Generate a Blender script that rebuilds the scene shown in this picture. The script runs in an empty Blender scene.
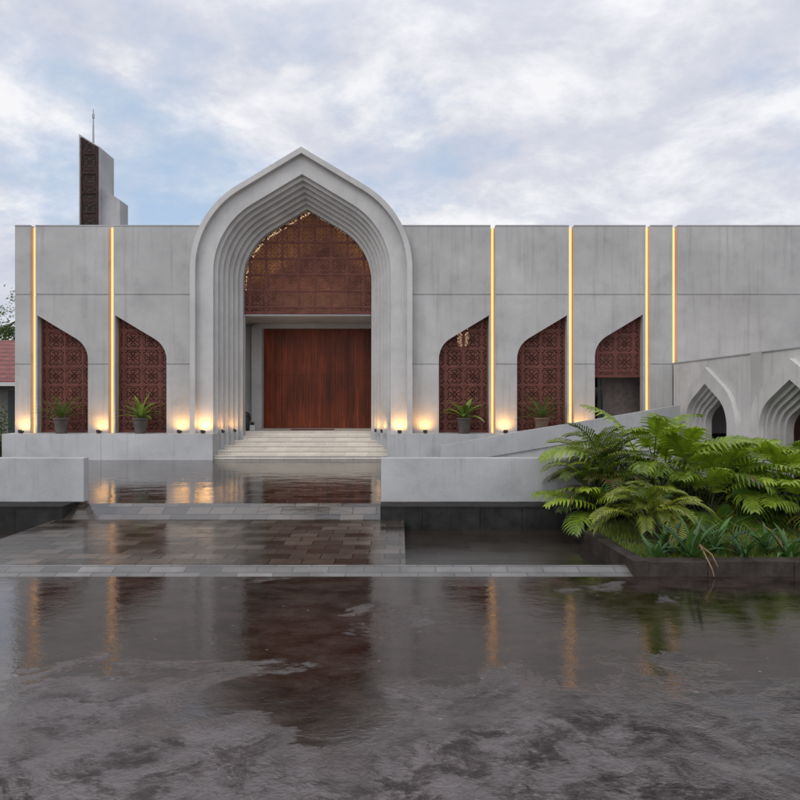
import bpy, bmesh, math, random
from math import sin, cos, pi, radians, sqrt, tan
from mathutils import Vector, Matrix
from mathutils.geometry import tessellate_polygon

random.seed(11)
sc = bpy.context.scene
COL = sc.collection
R = radians

# ------------------------------------------------------------------ helpers
class MB:
    """collects geometry for one mesh object"""
    def __init__(s):
        s.v = []; s.f = []; s.t = []          # t: tint per face
        s.tint = 0.5
    def face(s, pts):
        n = len(s.v); s.v += [tuple(p) for p in pts]
        s.f.append(tuple(range(n, n + len(pts)))); s.t.append(s.tint)
    def box(s, x0, x1, y0, y1, z0, z1):
        n = len(s.v)
        s.v += [(x0,y0,z0),(x1,y0,z0),(x1,y1,z0),(x0,y1,z0),(x0,y0,z1),(x1,y0,z1),(x1,y1,z1),(x0,y1,z1)]
        for q in ((0,3,2,1),(4,5,6,7),(0,1,5,4),(1,2,6,5),(2,3,7,6),(3,0,4,7)):
            s.f.append(tuple(n+i for i in q)); s.t.append(s.tint)
    def plate(s, poly, d0, d1, axis='y', xf=None):
        """polygon (u, z) extruded from depth d0 to d1; axis y: u=x, depth=y; axis x: u=y, depth=x"""
        n = len(s.v); k = len(poly)
        mk = (lambda u, d, z: (u, d, z)) if axis == 'y' else (lambda u, d, z: (d, u, z))
        s.v += [mk(u, d0, z) for u, z in poly] + [mk(u, d1, z) for u, z in poly]
        tris = tessellate_polygon([[Vector((u, z, 0)) for u, z in poly]])
        for a, b, c in tris:
            s.f.append((n+a, n+b, n+c)); s.t.append(s.tint)
            s.f.append((n+k+c, n+k+b, n+k+a)); s.t.append(s.tint)
        for i in range(k):
            j = (i+1) % k
            s.f.append((n+i, n+j, n+k+j, n+k+i)); s.t.append(s.tint)
    def ring(s, outer, inner, d0, d1, axis='y'):
        """open ring between two profile polylines with equal counts"""
        k = len(outer); n = len(s.v)
        mk = (lambda u, d, z: (u, d, z)) if axis == 'y' else (lambda u, d, z: (d, u, z))
        for pl, d in ((outer,d0),(inner,d0),(outer,d1),(inner,d1)):
            s.v += [mk(u, d, z) for u, z in pl]
        O0, I0, O1, I1 = n, n+k, n+2*k, n+3*k
        for i in range(k-1):
            for q in ((O0+i,O0+i+1,I0+i+1,I0+i),(I0+i,I0+i+1,I1+i+1,I1+i),(O0+i+1,O0+i,O1+i,O1+i+1),(I1+i,I1+i+1,O1+i+1,O1+i)):
                s.f.append(q); s.t.append(s.tint)
        for i in (0, k-1):
            s.f.append((O0+i, I0+i, I1+i, O1+i)); s.t.append(s.tint)
    def tube(s, pts, rad, n=6):
        pts = [Vector(p) for p in pts]
        rads = rad if isinstance(rad, (list, tuple)) else [rad]*len(pts)
        base = len(s.v)
        for i, p in enumerate(pts):
            t = (pts[min(i+1, len(pts)-1)] - pts[max(i-1, 0)])
            t = t.normalized() if t.length > 1e-9 else Vector((0,0,1))
            a = t.cross(Vector((0,0,1)) if abs(t.z) < .9 else Vector((1,0,0))).normalized(); b = t.cross(a)
            for k in range(n):
                w = 2*pi*k/n
                s.v.append(tuple(p + (a*cos(w) + b*sin(w))*rads[i]))
        for i in range(len(pts)-1):
            for k in range(n):
                s.f.append((base+i*n+k, base+i*n+(k+1)%n, base+(i+1)*n+(k+1)%n, base+(i+1)*n+k)); s.t.append(s.tint)
        s.f.append(tuple(base+k for k in range(n))); s.t.append(s.tint)
        s.f.append(tuple(base+(len(pts)-1)*n+k for k in range(n))[::-1]); s.t.append(s.tint)
    def lathe(s, prof, n=24, c=(0,0)):
        base = len(s.v)
        for r, z in prof:
            for k in range(n):
                w = 2*pi*k/n
                s.v.append((c[0]+r*cos(w), c[1]+r*sin(w), z))
        for i in range(len(prof)-1):
            for k in range(n):
                s.f.append((base+i*n+k, base+i*n+(k+1)%n, base+(i+1)*n+(k+1)%n, base+(i+1)*n+k)); s.t.append(s.tint)
        s.f.append(tuple(base+k for k in range(n))[::-1]); s.t.append(s.tint)
        s.f.append(tuple(base+(len(prof)-1)*n+k for k in range(n))); s.t.append(s.tint)
    def build(s, name, mat, parent=None, smooth=False, fix=True, bevel=0.0, tint=False):
        me = bpy.data.meshes.new(name)
        me.from_pydata(s.v, [], s.f)
        if tint:
            at = me.attributes.new('tint', 'FLOAT', 'FACE')
            at.data.foreach_set('value', s.t)
        me.materials.append(mat)
        if fix or bevel:
            bm = bmesh.new(); bm.from_mesh(me)
            if bevel:
                bmesh.ops.remove_doubles(bm, verts=bm.verts, dist=1e-5)
                bmesh.ops.recalc_face_normals(bm, faces=bm.faces)
                ed = [e for e in bm.edges if len(e.link_faces) == 2 and e.calc_face_angle() > .6]
                bmesh.ops.bevel(bm, geom=ed, offset=bevel, segments=2, affect='EDGES', profile=.5)
            else:
                bmesh.ops.recalc_face_normals(bm, faces=bm.faces)
            bm.to_mesh(me); bm.free()
        if smooth:
            me.polygons.foreach_set('use_smooth', [True]*len(me.polygons))
        me.update()
        o = bpy.data.objects.new(name, me); COL.objects.link(o)
        if parent: o.parent = parent
        return o

def tag(o, label=None, cat=None, group=None, kind=None):
    if label: o['label'] = label
    if cat: o['category'] = cat
    if group: o['group'] = group
    if kind: o['kind'] = kind
    return o
def empty(name, loc, label, cat, group=None, rz=0):
    o = bpy.data.objects.new(name, None); COL.objects.link(o)
    o.location = loc; o.rotation_euler = (0,0,rz); o.empty_display_size = .2
    return tag(o, label, cat, group)
def struct(o): o['kind'] = 'structure'; return o
def copy_tree(o, loc, label, rz=0, s=1.0):
    c = o.copy(); COL.objects.link(c); c.location = loc; c.rotation_euler = (0,0,rz); c.scale = (s,s,s); c['label'] = label
    for ch in [x for x in bpy.data.objects if x.parent == o]:
        d = ch.copy(); COL.objects.link(d); d.parent = c
    return c

# ------------------------------------------------------------------ materials
class NT:
    def __init__(s, name):
        s.m = bpy.data.materials.new(name); s.m.use_nodes = True
        s.t = s.m.node_tree; s.N = s.t.nodes; s.L = s.t.links
        s.N.clear()
        s.out = s.N.new('ShaderNodeOutputMaterial')
        s._pos = None
    def n(s, typ, **kw):
        nd = s.N.new('ShaderNode'+typ)
        for k, v in kw.items(): setattr(nd, k, v)
        return nd
    def link(s, a, b): s.L.new(a, b)
    def pos(s, scale=(1,1,1), rot=(0,0,0)):
        if s._pos is None: s._pos = s.n('NewGeometry')
        mp = s.n('Mapping'); mp.inputs['Scale'].default_value = scale; mp.inputs['Rotation'].default_value = rot
        s.link(s._pos.outputs['Position'], mp.inputs['Vector']); return mp.outputs[0]
    def noise(s, vec, scale, detail=4, rough=.55, dist=0):
        nd = s.n('TexNoise'); nd.inputs['Scale'].default_value = scale; nd.inputs['Detail'].default_value = detail
        nd.inputs['Roughness'].default_value = rough; nd.inputs['Distortion'].default_value = dist
        s.link(vec, nd.inputs['Vector']); return nd.outputs['Fac']
    def ramp(s, fac, stops, interp='LINEAR'):
        nd = s.n('ValToRGB'); cr = nd.color_ramp; cr.interpolation = interp
        while len(cr.elements) < len(stops): cr.elements.new(.5)
        for e, (p, c) in zip(cr.elements, stops):
            e.position = p; e.color = (c, c, c, 1) if isinstance(c, (int, float)) else (*c, 1)
        s.link(fac, nd.inputs[0]); return nd.outputs[0]
    def mix(s, fac, a, b, mode='MIX'):
        nd = s.n('MixRGB', blend_type=mode)
        for sock, v in ((0,fac),(1,a),(2,b)):
            if isinstance(v, (int, float)): nd.inputs[sock].default_value = v if sock == 0 else (v,v,v,1)
            elif isinstance(v, tuple): nd.inputs[sock].default_value = (*v, 1)
            else: s.link(v, nd.inputs[sock])
        return nd.outputs[0]
    def math(s, op, a, b=0.0, clamp=False):
        nd = s.n('Math', operation=op, use_clamp=clamp)
        for i, v in enumerate((a, b)):
            if isinstance(v, (int, float)): nd.inputs[i].default_value = v
            else: s.link(v, nd.inputs[i])
        return nd.outputs[0]
    def bump(s, h, strength=.3, dist=.02, normal=None):
        nd = s.n('Bump'); nd.inputs['Strength'].default_value = strength; nd.inputs['Distance'].default_value = dist
        s.link(h, nd.inputs['Height'])
        if normal: s.link(normal, nd.inputs['Normal'])
        return nd.outputs[0]
    def pbr(s, color, rough=.6, normal=None, ior=1.45, metallic=0, emis=None, emis_s=0, coat=0, coat_r=.1, spec=.5):
        b = s.n('BsdfPrincipled'); b.inputs['Specular IOR Level'].default_value = spec
        for nm, v in (('Base Color',color),('Roughness',rough),('IOR',ior),('Metallic',metallic),('Coat Weight',coat),('Coat Roughness',coat_r)):
            if isinstance(v, (int, float)): b.inputs[nm].default_value = v
            elif isinstance(v, tuple): b.inputs[nm].default_value = (*v, 1)
            else: s.link(v, b.inputs[nm])
        if normal: s.link(normal, b.inputs['Normal'])
        if emis:
            b.inputs['Emission Color'].default_value = (*emis, 1); b.inputs['Emission Strength'].default_value = emis_s
        s.link(b.outputs[0], s.out.inputs[0]); s.b = b
        return s.m

def concrete(name, base=.33, tint=(1.0,.995,.985), stain=1.0, rough=.75, streak=True):
    g = NT(name)
    p = g.pos()
    big = g.noise(p, .55, 5, .6)
    mid = g.noise(p, 1.9, 8, .60, .15)
    fine = g.noise(p, 30, 3, .6)
    st = g.noise(g.pos((4.2,4.2,.20)), 1.5, 7, .68)
    c1 = tuple(base*.82*t for t in tint); c2 = tuple(base*1.13*t for t in tint)
    col = g.mix(g.ramp(big, [(.3,0.0),(.7,1.0)]), c1, c2)
    col = g.mix(.75*stain, col, g.ramp(mid, [(.25,.70),(.45,.95),(.62,1.02),(.78,1.14)]), 'MULTIPLY')
    if streak:
        col = g.mix(.6*stain, col, g.ramp(st, [(.3,.62),(.46,1.0),(.7,1.0),(.8,1.12)]), 'MULTIPLY')
    col = g.mix(.25, col, g.ramp(fine, [(.3,.8),(.7,1.15)]), 'MULTIPLY')
    # pin holes
    vo = g.n('TexVoronoi'); vo.inputs['Scale'].default_value = 5.5; g.link(p, vo.inputs['Vector'])
    pin = g.ramp(vo.outputs['Distance'], [(.035,.55),(.06,1.0)])
    col = g.mix(.5, col, pin, 'MULTIPLY')
    h = g.math('ADD', g.math('MULTIPLY', mid, .7), g.math('MULTIPLY', fine, .3))
    return g.pbr(col, rough, g.bump(h, .25, .015))

M = {}
M['concrete'] = concrete('facade_concrete', .40, (1.0,.97,.92), .85)
M['concrete_portal'] = concrete('portal_concrete', .47, (1.0,.97,.92), .6)
M['concrete_plinth'] = concrete('plinth_concrete', .43, (1.0,.985,.96), .9, .5)
M['concrete_wall'] = concrete('low_wall_concrete', .38, (1.0,.99,.97), .8, .5)
M['concrete_wing'] = concrete('arcade_concrete', .56, (1.0,.975,.93), .8)
M['concrete_tower'] = concrete('tower_concrete', .40, (1.0,.985,.96), .6)

def simple(name, col, rough=.5, var=.25, scale=8, bump=.1, ior=1.45, metallic=0, stretch=(1,1,1), spec=.5):
    g = NT(name)
    nz = g.noise(g.pos(stretch), scale, 6, .6)
    c = g.mix(g.ramp(nz, [(.3,0.0),(.7,1.0)]), tuple(x*(1-var) for x in col), tuple(min(1,x*(1+var)) for x in col))
    return g.pbr(c, rough, g.bump(nz, bump, .01), ior, metallic, spec=spec)
M['screen'] = simple('carved_rust_screen', (.135,.050,.037), .7, .4, 4, spec=.25)
M['screen_bar'] = simple('rust_screen_bars', (.125,.043,.032), .65, .3, 3, spec=.25)
M['screen_dark'] = simple('tower_screen', (.045,.024,.022), .7, .3, 6, spec=.15)
M['interior'] = simple('dim_interior', (.05,.042,.038), .8)
M['corridor'] = simple('pale_corridor_wall', (.20,.16,.14), .8)
M['black'] = simple('matte_black_metal', (.012,.012,.013), .45)
M['steel'] = simple('antenna_steel', (.30,.30,.31), .4, .1, metallic=.7)
M['stone_dark'] = None
M['soil'] = simple('damp_soil', (.020,.014,.010), .8, .5, 14, .6)
M['step'] = None

def wood(name, col, rough=.32):
    g = NT(name)
    p = g.pos((9,9,.5))
    a = g.noise(p, 1.6, 8, .65, .8)
    pl = g.noise(g.pos((2.6,2.6,.22)), 1.0, 3, .5)
    blo = g.noise(g.pos((1.1,1.1,.8)), .9, 5, .6)
    c = g.mix(g.ramp(a, [(.28,0.0),(.72,1.0)]), tuple(x*.45 for x in col), tuple(x*1.6 for x in col))
    c = g.mix(.8, c, g.ramp(pl, [(.3,.5),(.55,1.0),(.75,1.4)]), 'MULTIPLY')
    c = g.mix(.7, c, g.ramp(blo, [(.35,.5),(.6,1.15)]), 'MULTIPLY')
    return g.pbr(c, rough, g.bump(a, .15, .005), spec=.22)
M['door'] = wood('mahogany_planks', (.175,.036,.012), .40)
M['slat'] = wood('golden_slats', (.40,.27,.155), .5)
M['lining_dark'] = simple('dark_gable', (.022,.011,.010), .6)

def emit(name, col, s):
    g = NT(name)
    e = g.n('Emission'); e.inputs[0].default_value = (*col, 1); e.inputs[1].default_value = s
    g.link(e.outputs[0], g.out.inputs[0]); return g.m
M['led'] = emit('warm_led_diffuser', (1.0,.52,.205), 1.75)
M['lens'] = emit('warm_lamp_lens', (1.0,.68,.30), 5.0)
M['glint'] = emit('dim_lamp_shade', (1.0,.70,.42), .55)
M['cove'] = emit('warm_rim_glow', (1.0,.72,.42), 1.1)  # for the added ring behind the portal screen, no real fitting

def stone_black():
    g = NT('wet_black_stone'); p = g.pos()
    n1 = g.noise(p, 3.5, 8, .65); n2 = g.noise(g.pos((1,1,.25)), 5, 5, .6)
    c = g.mix(g.ramp(n1, [(.3,0.0),(.75,1.0)]), (.010,.010,.010), (.038,.037,.034))
    c = g.mix(.5, c, g.ramp(n2, [(.35,.5),(.65,1.2)]), 'MULTIPLY')
    return g.pbr(c, g.ramp(n1, [(.3,.45),(.7,.7)]), g.bump(n1, .35, .02), 1.4, spec=.22)
M['stone_dark'] = stone_black()

def kerb_stone():
    g = NT('wet_kerb_stone'); p = g.pos()
    n1 = g.noise(p, 4, 8, .65); n2 = g.noise(p, 25, 4, .6)
    c = g.mix(g.ramp(n1, [(.3,0.0),(.7,1.0)]), (.018,.014,.011), (.058,.046,.038))
    c = g.mix(.4, c, g.ramp(n2, [(.35,.6),(.65,1.25)]), 'MULTIPLY')
    return g.pbr(c, .55, g.bump(n2, .25, .008), 1.45, spec=.22)
M['kerb'] = kerb_stone()

def paving(name, tile, colA, colB, mortar, ior=2.1, rough=(.06,.3), ripple=.12, offset=.5, wet_scale=.7, rip_dist=.012, wsc=(1.1,3.0)):
    g = NT(name); p = g.pos()
    br = g.n('TexBrick'); g.link(g.pos(), br.inputs['Vector'])
    br.offset = offset
    for k, v in (('Scale',1.0),('Mortar Size',.009),('Mortar Smooth',.3),('Bias',0.0),('Brick Width',tile[0]),('Row Height',tile[1])): br.inputs[k].default_value = v
    br.inputs['Color1'].default_value = (*colA,1); br.inputs['Color2'].default_value = (*colB,1); br.inputs['Mortar'].default_value = (*mortar,1)
    n1 = g.noise(p, 2.2, 7, .62, .4); n2 = g.noise(p, 40, 3, .6)
    col = g.mix(.7, br.outputs[0], g.ramp(n1, [(.3,.55),(.7,1.3)]), 'MULTIPLY')
    bw = g.n('RGBToBW'); g.link(br.outputs[0], bw.inputs[0])
    pd = g.noise(g.pos((.6,1.2,1)), wet_scale, 5, .6)
    lo, hi = rough
    rr = g.ramp(pd, [(.35,lo),(.62,hi)])
    rr = g.math('ADD', rr, g.math('MULTIPLY', n2, .02)); rr = g.math('ADD', rr, g.math('MULTIPLY', bw.outputs[0], .9))
    wav = g.noise(g.pos((wsc[0],wsc[1],1)), 1.0, 3, .55, .4)
    w2 = g.noise(g.pos((wsc[0]*3,wsc[1]*3.2,1)), 1.0, 3, .6)
    h = g.math('ADD', wav, g.math('MULTIPLY', w2, .3))
    h = g.math('ADD', h, g.math('MULTIPLY', n2, .05))
    h = g.math('ADD', h, g.math('MULTIPLY', br.outputs['Fac'], -.25))
    return g.pbr(col, rr, g.bump(h, ripple, rip_dist), ior)
M['paver'] = paving('wet_stone_pavers', (.36,.21), (.020,.015,.011), (.105,.084,.066), (.014,.011,.009), 2.0, (.04,.20), .30, .5, .7, .02, (1.3,3.2))
M['paver_back'] = paving('wet_terrace_pavers', (.36,.21), (.012,.008,.006), (.062,.046,.035), (.004,.003,.003), 2.45, (.01,.06), .25, .5, .5, .03, (1.3,2.6))
M['basin'] = paving('wet_basin_floor', (.9,.45), (.022,.017,.013), (.036,.028,.022), (.016,.013,.011), 1.55, (.05,.25), .14)
M['ramp_tile'] = paving('grey_ramp_tiles', (.38,.115), (.10,.093,.085), (.19,.178,.165), (.08,.074,.068), 1.5, (.15,.35), .15)

def road():
    g = NT('wet_stone_road'); p = g.pos()
    sep = g.n('SeparateXYZ'); g.link(g._pos.outputs['Position'], sep.inputs[0])
    # standing water gathers by the kerb; thin film and bare crinkled patches farther out
    big = g.noise(g.pos((.75,1.1,1)), 1.0, 8, .66, .5)
    ym = g.n('MapRange'); ym.inputs['From Min'].default_value = 2.8; ym.inputs['From Max'].default_value = 4.6
    ym.inputs['To Min'].default_value = -.10; ym.inputs['To Max'].default_value = .22
    g.link(sep.outputs['Y'], ym.inputs['Value'])
    # a dip in front of the doors holds water
    dx = g.math('MULTIPLY', g.math('ADD', sep.outputs['X'], .42), 2.0); dy = g.math('MULTIPLY', g.math('SUBTRACT', sep.outputs['Y'], 3.5), 1.35)
    rad = g.math('SQRT', g.math('ADD', g.math('MULTIPLY', dx, dx), g.math('MULTIPLY', dy, dy)))
    dip = g.math('MULTIPLY', g.math('MAXIMUM', g.math('SUBTRACT', 1.0, rad), 0.0), .24)
    pud = g.ramp(g.math('ADD', g.math('ADD', big, ym.outputs[0]), dip), [(.44,0.0),(.62,1.0)])
    film = g.ramp(g.noise(g.pos((1.9,2.4,1)), 1.7, 10, .74, .5), [(.42,0.0),(.56,1.0)])
    agg = g.noise(p, 95, 5, .75)
    crk = g.noise(g.pos((12,12.5,1)), 1.3, 8, .68, 1.2)
    crk2 = g.noise(g.pos((4.2,4.6,1)), 1.2, 7, .64, .8)
    wav = g.noise(g.pos((3.0,6,1)), 1.3, 6, .62, .5)
    fin = g.noise(g.pos((16,26,1)), 1.0, 4, .65, .4)
    rough_h = g.math('ADD', g.math('MULTIPLY', crk, 1.1), g.math('MULTIPLY', agg, .16))
    rough_h = g.math('ADD', rough_h, g.math('MULTIPLY', crk2, 1.0))
    wat_h = g.math('ADD', g.math('MULTIPLY', wav, .12), g.math('MULTIPLY', fin, .035))
    stn = g.noise(g.pos((1.0,1.4,1)), 1.9, 9, .72, .6)
    dry = g.mix(g.ramp(stn, [(.38,0.0),(.62,1.0)]), (.010,.006,.006), (.052,.039,.039))
    dry = g.mix(1.0, dry, g.ramp(agg, [(.34,.25),(.66,2.0)]), 'MULTIPLY')
    blot = g.noise(g.pos((1.6,2.6,1)), 1.7, 9, .74, .3)
    wet = g.mix(g.ramp(blot, [(.40,0.0),(.66,1.0)]), (.008,.005,.004), (.046,.034,.028))
    wet = g.mix(.8, wet, g.ramp(agg, [(.34,.4),(.66,1.7)]), 'MULTIPLY')
    col = g.mix(pud, dry, wet)
    # pale drops and grit
    vo = g.n('TexVoronoi'); vo.inputs['Scale'].default_value = 3.4; vo.inputs['Randomness'].default_value = 1; g.link(g.pos((1,2.0,1)), vo.inputs['Vector'])
    spk = g.ramp(vo.outputs['Distance'], [(.025,1.0),(.05,0.0)])
    col = g.mix(g.math('MULTIPLY', spk, .5), col, (.32,.28,.23))
    rA = g.mix(film, .15, .02)
    rB = g.ramp(blot, [(.46,.008),(.74,.10)])
    rr = g.mix(pud, rA, rB)
    iA = g.math('ADD', g.math('MULTIPLY', film, .95), 1.75)
    iB = g.math('SUBTRACT', 2.3, g.math('MULTIPLY', g.ramp(blot, [(.42,0.0),(.70,1.0)]), .65))
    ior = g.mix(pud, iA, iB)
    nA = g.n('Bump'); nA.inputs['Distance'].default_value = .062
    g.link(rough_h, nA.inputs['Height']); g.link(g.math('SUBTRACT', .95, g.math('MULTIPLY', film, .55)), nA.inputs['Strength'])
    nrm = g.mix(pud, nA.outputs[0], g.bump(wat_h, .55, .030))
    m = g.pbr(col, rr, nrm, ior)
    g.b.inputs['Specular Tint'].default_value = (1,.925,.90,1)
    return m
M['road'] = road()

def steps_mat():
    g = NT('cream_step_stone'); p = g.pos()
    br = g.n('TexBrick'); br.offset = .4
    v = g.pos((1,1,1), (R(90),0,0)); v.node.inputs['Location'].default_value = (0,5.05,0); g.link(v, br.inputs['Vector'])
    for k, v in (('Scale',1.0),('Mortar Size',.004),('Brick Width',.62),('Row Height',.112)): br.inputs[k].default_value = v
    br.inputs['Color1'].default_value = (.58,.525,.44,1); br.inputs['Color2'].default_value = (.66,.60,.51,1); br.inputs['Mortar'].default_value = (.36,.30,.24,1)
    n1 = g.noise(g.pos((1,3,3)), 3.5, 6, .6)
    c = g.mix(.5, br.outputs[0], g.ramp(n1, [(.3,.75),(.7,1.12)]), 'MULTIPLY')
    return g.pbr(c, .4)
M['step'] = steps_mat()

def leaf_mat(name, dark, light, rough=.35, trans=.25):
    g = NT(name)
    at = g.n('Attribute'); at.attribute_name = 'tint'
    nz = g.noise(g.pos(), 9, 3, .6)
    f = g.math('ADD', g.math('MAXIMUM', at.outputs['Fac'], 0.02), g.math('MULTIPLY', g.math('SUBTRACT', nz, .5), .35), True)
    c = g.ramp(f, [(0.0,(.17,.10,.035)),(.05,tuple(x*.9 for x in dark)),(.45,tuple((x+y)*.42 for x,y in zip(dark,light))),(1.0,light)])
    b = g.n('BsdfPrincipled'); g.link(c, b.inputs['Base Color']); b.inputs['Roughness'].default_value = rough
    tr = g.n('BsdfTranslucent'); g.link(g.mix(1.0, c, (1.1,1.25,.5), 'MULTIPLY'), tr.inputs[0])
    mx = g.n('MixShader'); mx.inputs[0].default_value = trans; b.inputs['Specular IOR Level'].default_value = .35
    g.link(b.outputs[0], mx.inputs[1]); g.link(tr.outputs[0], mx.inputs[2]); g.link(mx.outputs[0], g.out.inputs[0])
    return g.m
M['philo'] = leaf_mat('lobed_leaf_green', (.040,.095,.012), (.33,.42,.04), .30, .32)
M['areca'] = leaf_mat('palm_leaflet_green', (.035,.085,.012), (.27,.29,.035))
M['lily'] = leaf_mat('lily_leaf_green', (.018,.060,.020), (.085,.17,.035), .3)
M['grass'] = leaf_mat('lawn_green', (.05,.095,.012), (.20,.25,.03), .5)
M['cycad'] = leaf_mat('cycad_leaf_green', (.035,.075,.018), (.15,.25,.05), .4)
M['nest'] = leaf_mat('broad_leaf_green', (.07,.15,.025), (.25,.34,.08), .35)
M['tree'] = leaf_mat('tree_leaf_green', (.020,.05,.012), (.075,.13,.025), .5)
M['heart'] = leaf_mat('heart_leaf_green', (.05,.13,.02), (.11,.22,.04), .3)
M['stem'] = simple('plant_stem', (.05,.055,.022), .5, .4, 6)
M['bark'] = simple('tree_bark', (.07,.05,.035), .8, .4, 6, .5)
M['pot'] = simple('grey_clay_pot', (.085,.072,.06), .6, .35, 5, .3)
M['pot_brown'] = simple('brown_clay_pot', (.17,.11,.075), .6, .3, 5, .3)
M['plaster'] = simple('aged_plaster', (.20,.19,.165), .8, .3, 2)
M['door_dark'] = simple('dark_painted_door', (.03,.035,.033), .5, .3)
M['brown_wall'] = simple('brown_corridor_wall', (.19,.105,.08), .7, .2)
M['mat'] = simple('coir_mat', (.10,.035,.03), .9, .3, 40, .6)
M['plastic_dark'] = simple('dark_plastic', (.02,.019,.02), .4, .2)
M['white'] = simple('off_white_plastic', (.5,.49,.46), .5, .1)
def roof_mat():
    g = NT('red_roof_tiles')
    wv = g.n('TexWave', wave_type='BANDS', bands_direction='Z'); wv.inputs['Scale'].default_value = 1.6; wv.inputs['Distortion'].default_value = .3
    g.link(g.pos(), wv.inputs['Vector'])
    n1 = g.noise(g.pos(), 4, 5, .6)
    c = g.mix(g.ramp(n1, [(.3,0.0),(.7,1.0)]), (.13,.035,.03), (.24,.075,.06))
    c = g.mix(.6, c, g.ramp(wv.outputs['Fac'], [(.2,.4),(.6,1.1)]), 'MULTIPLY')
    return g.pbr(c, .6)
M['roof_tile'] = roof_mat()
def glass():
    g = NT('door_glass')
    gl = g.n('BsdfGlossy'); gl.inputs['Roughness'].default_value = .03
    tr = g.n('BsdfTransparent'); tr.inputs[0].default_value = (.75,.78,.78,1)
    fr = g.n('Fresnel'); fr.inputs[0].default_value = 1.5
    mx = g.n('MixShader'); g.link(fr.outputs[0], mx.inputs[0]); g.link(tr.outputs[0], mx.inputs[1]); g.link(gl.outputs[0], mx.inputs[2])
    g.link(mx.outputs[0], g.out.inputs[0]); return g.m
M['glass'] = glass()

# ------------------------------------------------------------------ camera
EYE = 1.8
cam = bpy.data.cameras.new('camera'); co = bpy.data.objects.new('camera', cam); COL.objects.link(co)
co.location = (0,0,EYE); co.rotation_euler = (R(90),0,0)
cam.sensor_width = 36; cam.lens = 27.0; cam.shift_y = -(2/800); cam.clip_start = .05; cam.clip_end = 3000
sc.camera = co

# ------------------------------------------------------------------ ground levels
YF = 16.3                     # facade plane
def ZF(y, Y=YF): return EYE - (y-398)*Y/600
def XF(x, Y=YF): return (x-400)*Y/600

m = MB(); m.face([(-800,-400,-.35),(800,-400,-.35),(800,1500,-.35),(-800,1500,-.35)])
struct(m.build('ground', M['soil']))
m = MB(); m.box(-40,40,-30,6.25,-.30,-.06)
struct(m.build('road', M['road']))
# middle walkway with tiled ramp edges
m = MB(); m.box(-5.1,.06,6.47,8.88,-.30,0)
struct(m.build('pavement', M['paver']))
m = MB(); m.plate([(6.25,-.06),(6.25,-.3),(6.47,-.3),(6.47,.0)], -12, 2.47, axis='x')
struct(m.build('pavement_ramp', M['ramp_tile']))
m = MB(); m.plate([(8.883,.001),(8.883,-.3),(9.34,-.3),(9.34,.16)], -5.0, -.29, axis='x')
struct(m.build('terrace_ramp', M['paver']))
m = MB(); m.box(-24,2.45,9.34,15.87,-.3,.16); m.box(2.45,7.42,12.2,15.87,-.3,.155)
struct(m.build('terrace', M['paver_back']))
m = MB(); m.box(.06,2.47,6.47,8.9,-.34,-.15); m.box(-12,-5.1,6.47,8.9,-.34,-.15)
struct(m.build('basin_floor', M['basin']))
m = MB(); m.box(2.6,7.3,6.4,12.2,-.34,.02)
struct(m.build('planting_soil', M['soil']))

# ------------------------------------------------------------------ low walls on dark stone bases
def low_wall(x0, x1, label):
    t = empty('low_wall', ((x0+x1)/2, 9.3, .16), label, 'wall', 'low walls beside the walkway')
    w = MB(); cx = (x0+x1)/2
    w.box(x0-cx, x1-cx, 9.24-9.3, 9.39-9.3, .04, .716)
    w.build('wall_body', M['concrete_wall'], t, bevel=.008)
    b = MB(); rnd = random.Random(int(x1*10))
    xa = x0 - .13 if x0 < -6 else x0
    x = xa; end = x1 - .13 if x0 < -6 else x1
    while x < end - .01:
        w_ = min(rnd.choice([.42,.62,.86,.55]), end-x)
        if end-x-w_ < .2: w_ = end-x
        d = rnd.uniform(-.012,.012)
        b.box(x-cx, x+w_-.006-cx, 8.88+d*.4-9.3-.0, 9.239-9.3+.15, -.5, .012)
        x += w_
    b.box(xa-cx, end-cx, 8.872-9.3, 9.238-9.3, .013, .04)
    b.build('stone_base', M['stone_dark'], t)
    return t
low_wall(-12, -4.87, 'low grey concrete wall on a dark stone base at the end of the potted row')
low_wall(-.29, 3.35, 'low grey concrete wall on a dark stone base touching the leafy bed')

# ------------------------------------------------------------------ planter kerb
t = empty('planter_kerb', (2.47,6.25,-.06), 'dark wet stone kerb around the leafy planting bed', 'kerb')
def kz(y): return .10 - .10*(y-6.25)/2.63
m = MB(); y = 6.25
for k in range(7):
    y1 = y + .376 - .005
    a, b = kz(y), kz(y1)
    n = [(2.43,y),(2.43+.16,y),(2.43+.16,y1),(2.43,y1)]
    zs = [a,a,b,b]
    lo = [(px-2.47,py-6.25,-.28) for px,py in n]; hi = [(px-2.47,py-6.25,z+.06) for (px,py),z in zip(n,zs)]
    m.face(hi)
    for i in range(4):
        j = (i+1)%4; m.face([lo[i],lo[j],hi[j],hi[i]])
    y += .376
m.build('side_kerb', M['kerb'], t, fix=True)
m = MB(); x = 2.592
for k in range(9):
    w_ = [.62,.9,.74,.85][k%4]
    m.box(x-2.47, x+w_-.006-2.47, .0, .17, -.2, .155+.004*(k%2)); x += w_
m.build('front_kerb', M['kerb'], t, bevel=.006)

# ------------------------------------------------------------------ mosque
mosque = empty('mosque', (-2.65,16.3,.16), 'grey concrete mosque with a tall pointed portal and slanted rust screens', 'mosque')
def P(mb, name, mat, parent=mosque, **kw):
    """build in world coordinates and parent without moving"""
    o = mb.build(name, mat, None, **kw)
    o.parent = parent
    off = Vector((0,0,0)); q = parent
    while q: off += q.location; q = q.parent
    o.location = -off
    return o
def SP(mb, name, mat, part, **kw):
    o = mb.build(name, mat, None, **kw); o.parent = part; return o   # part already carries the offset

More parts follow.
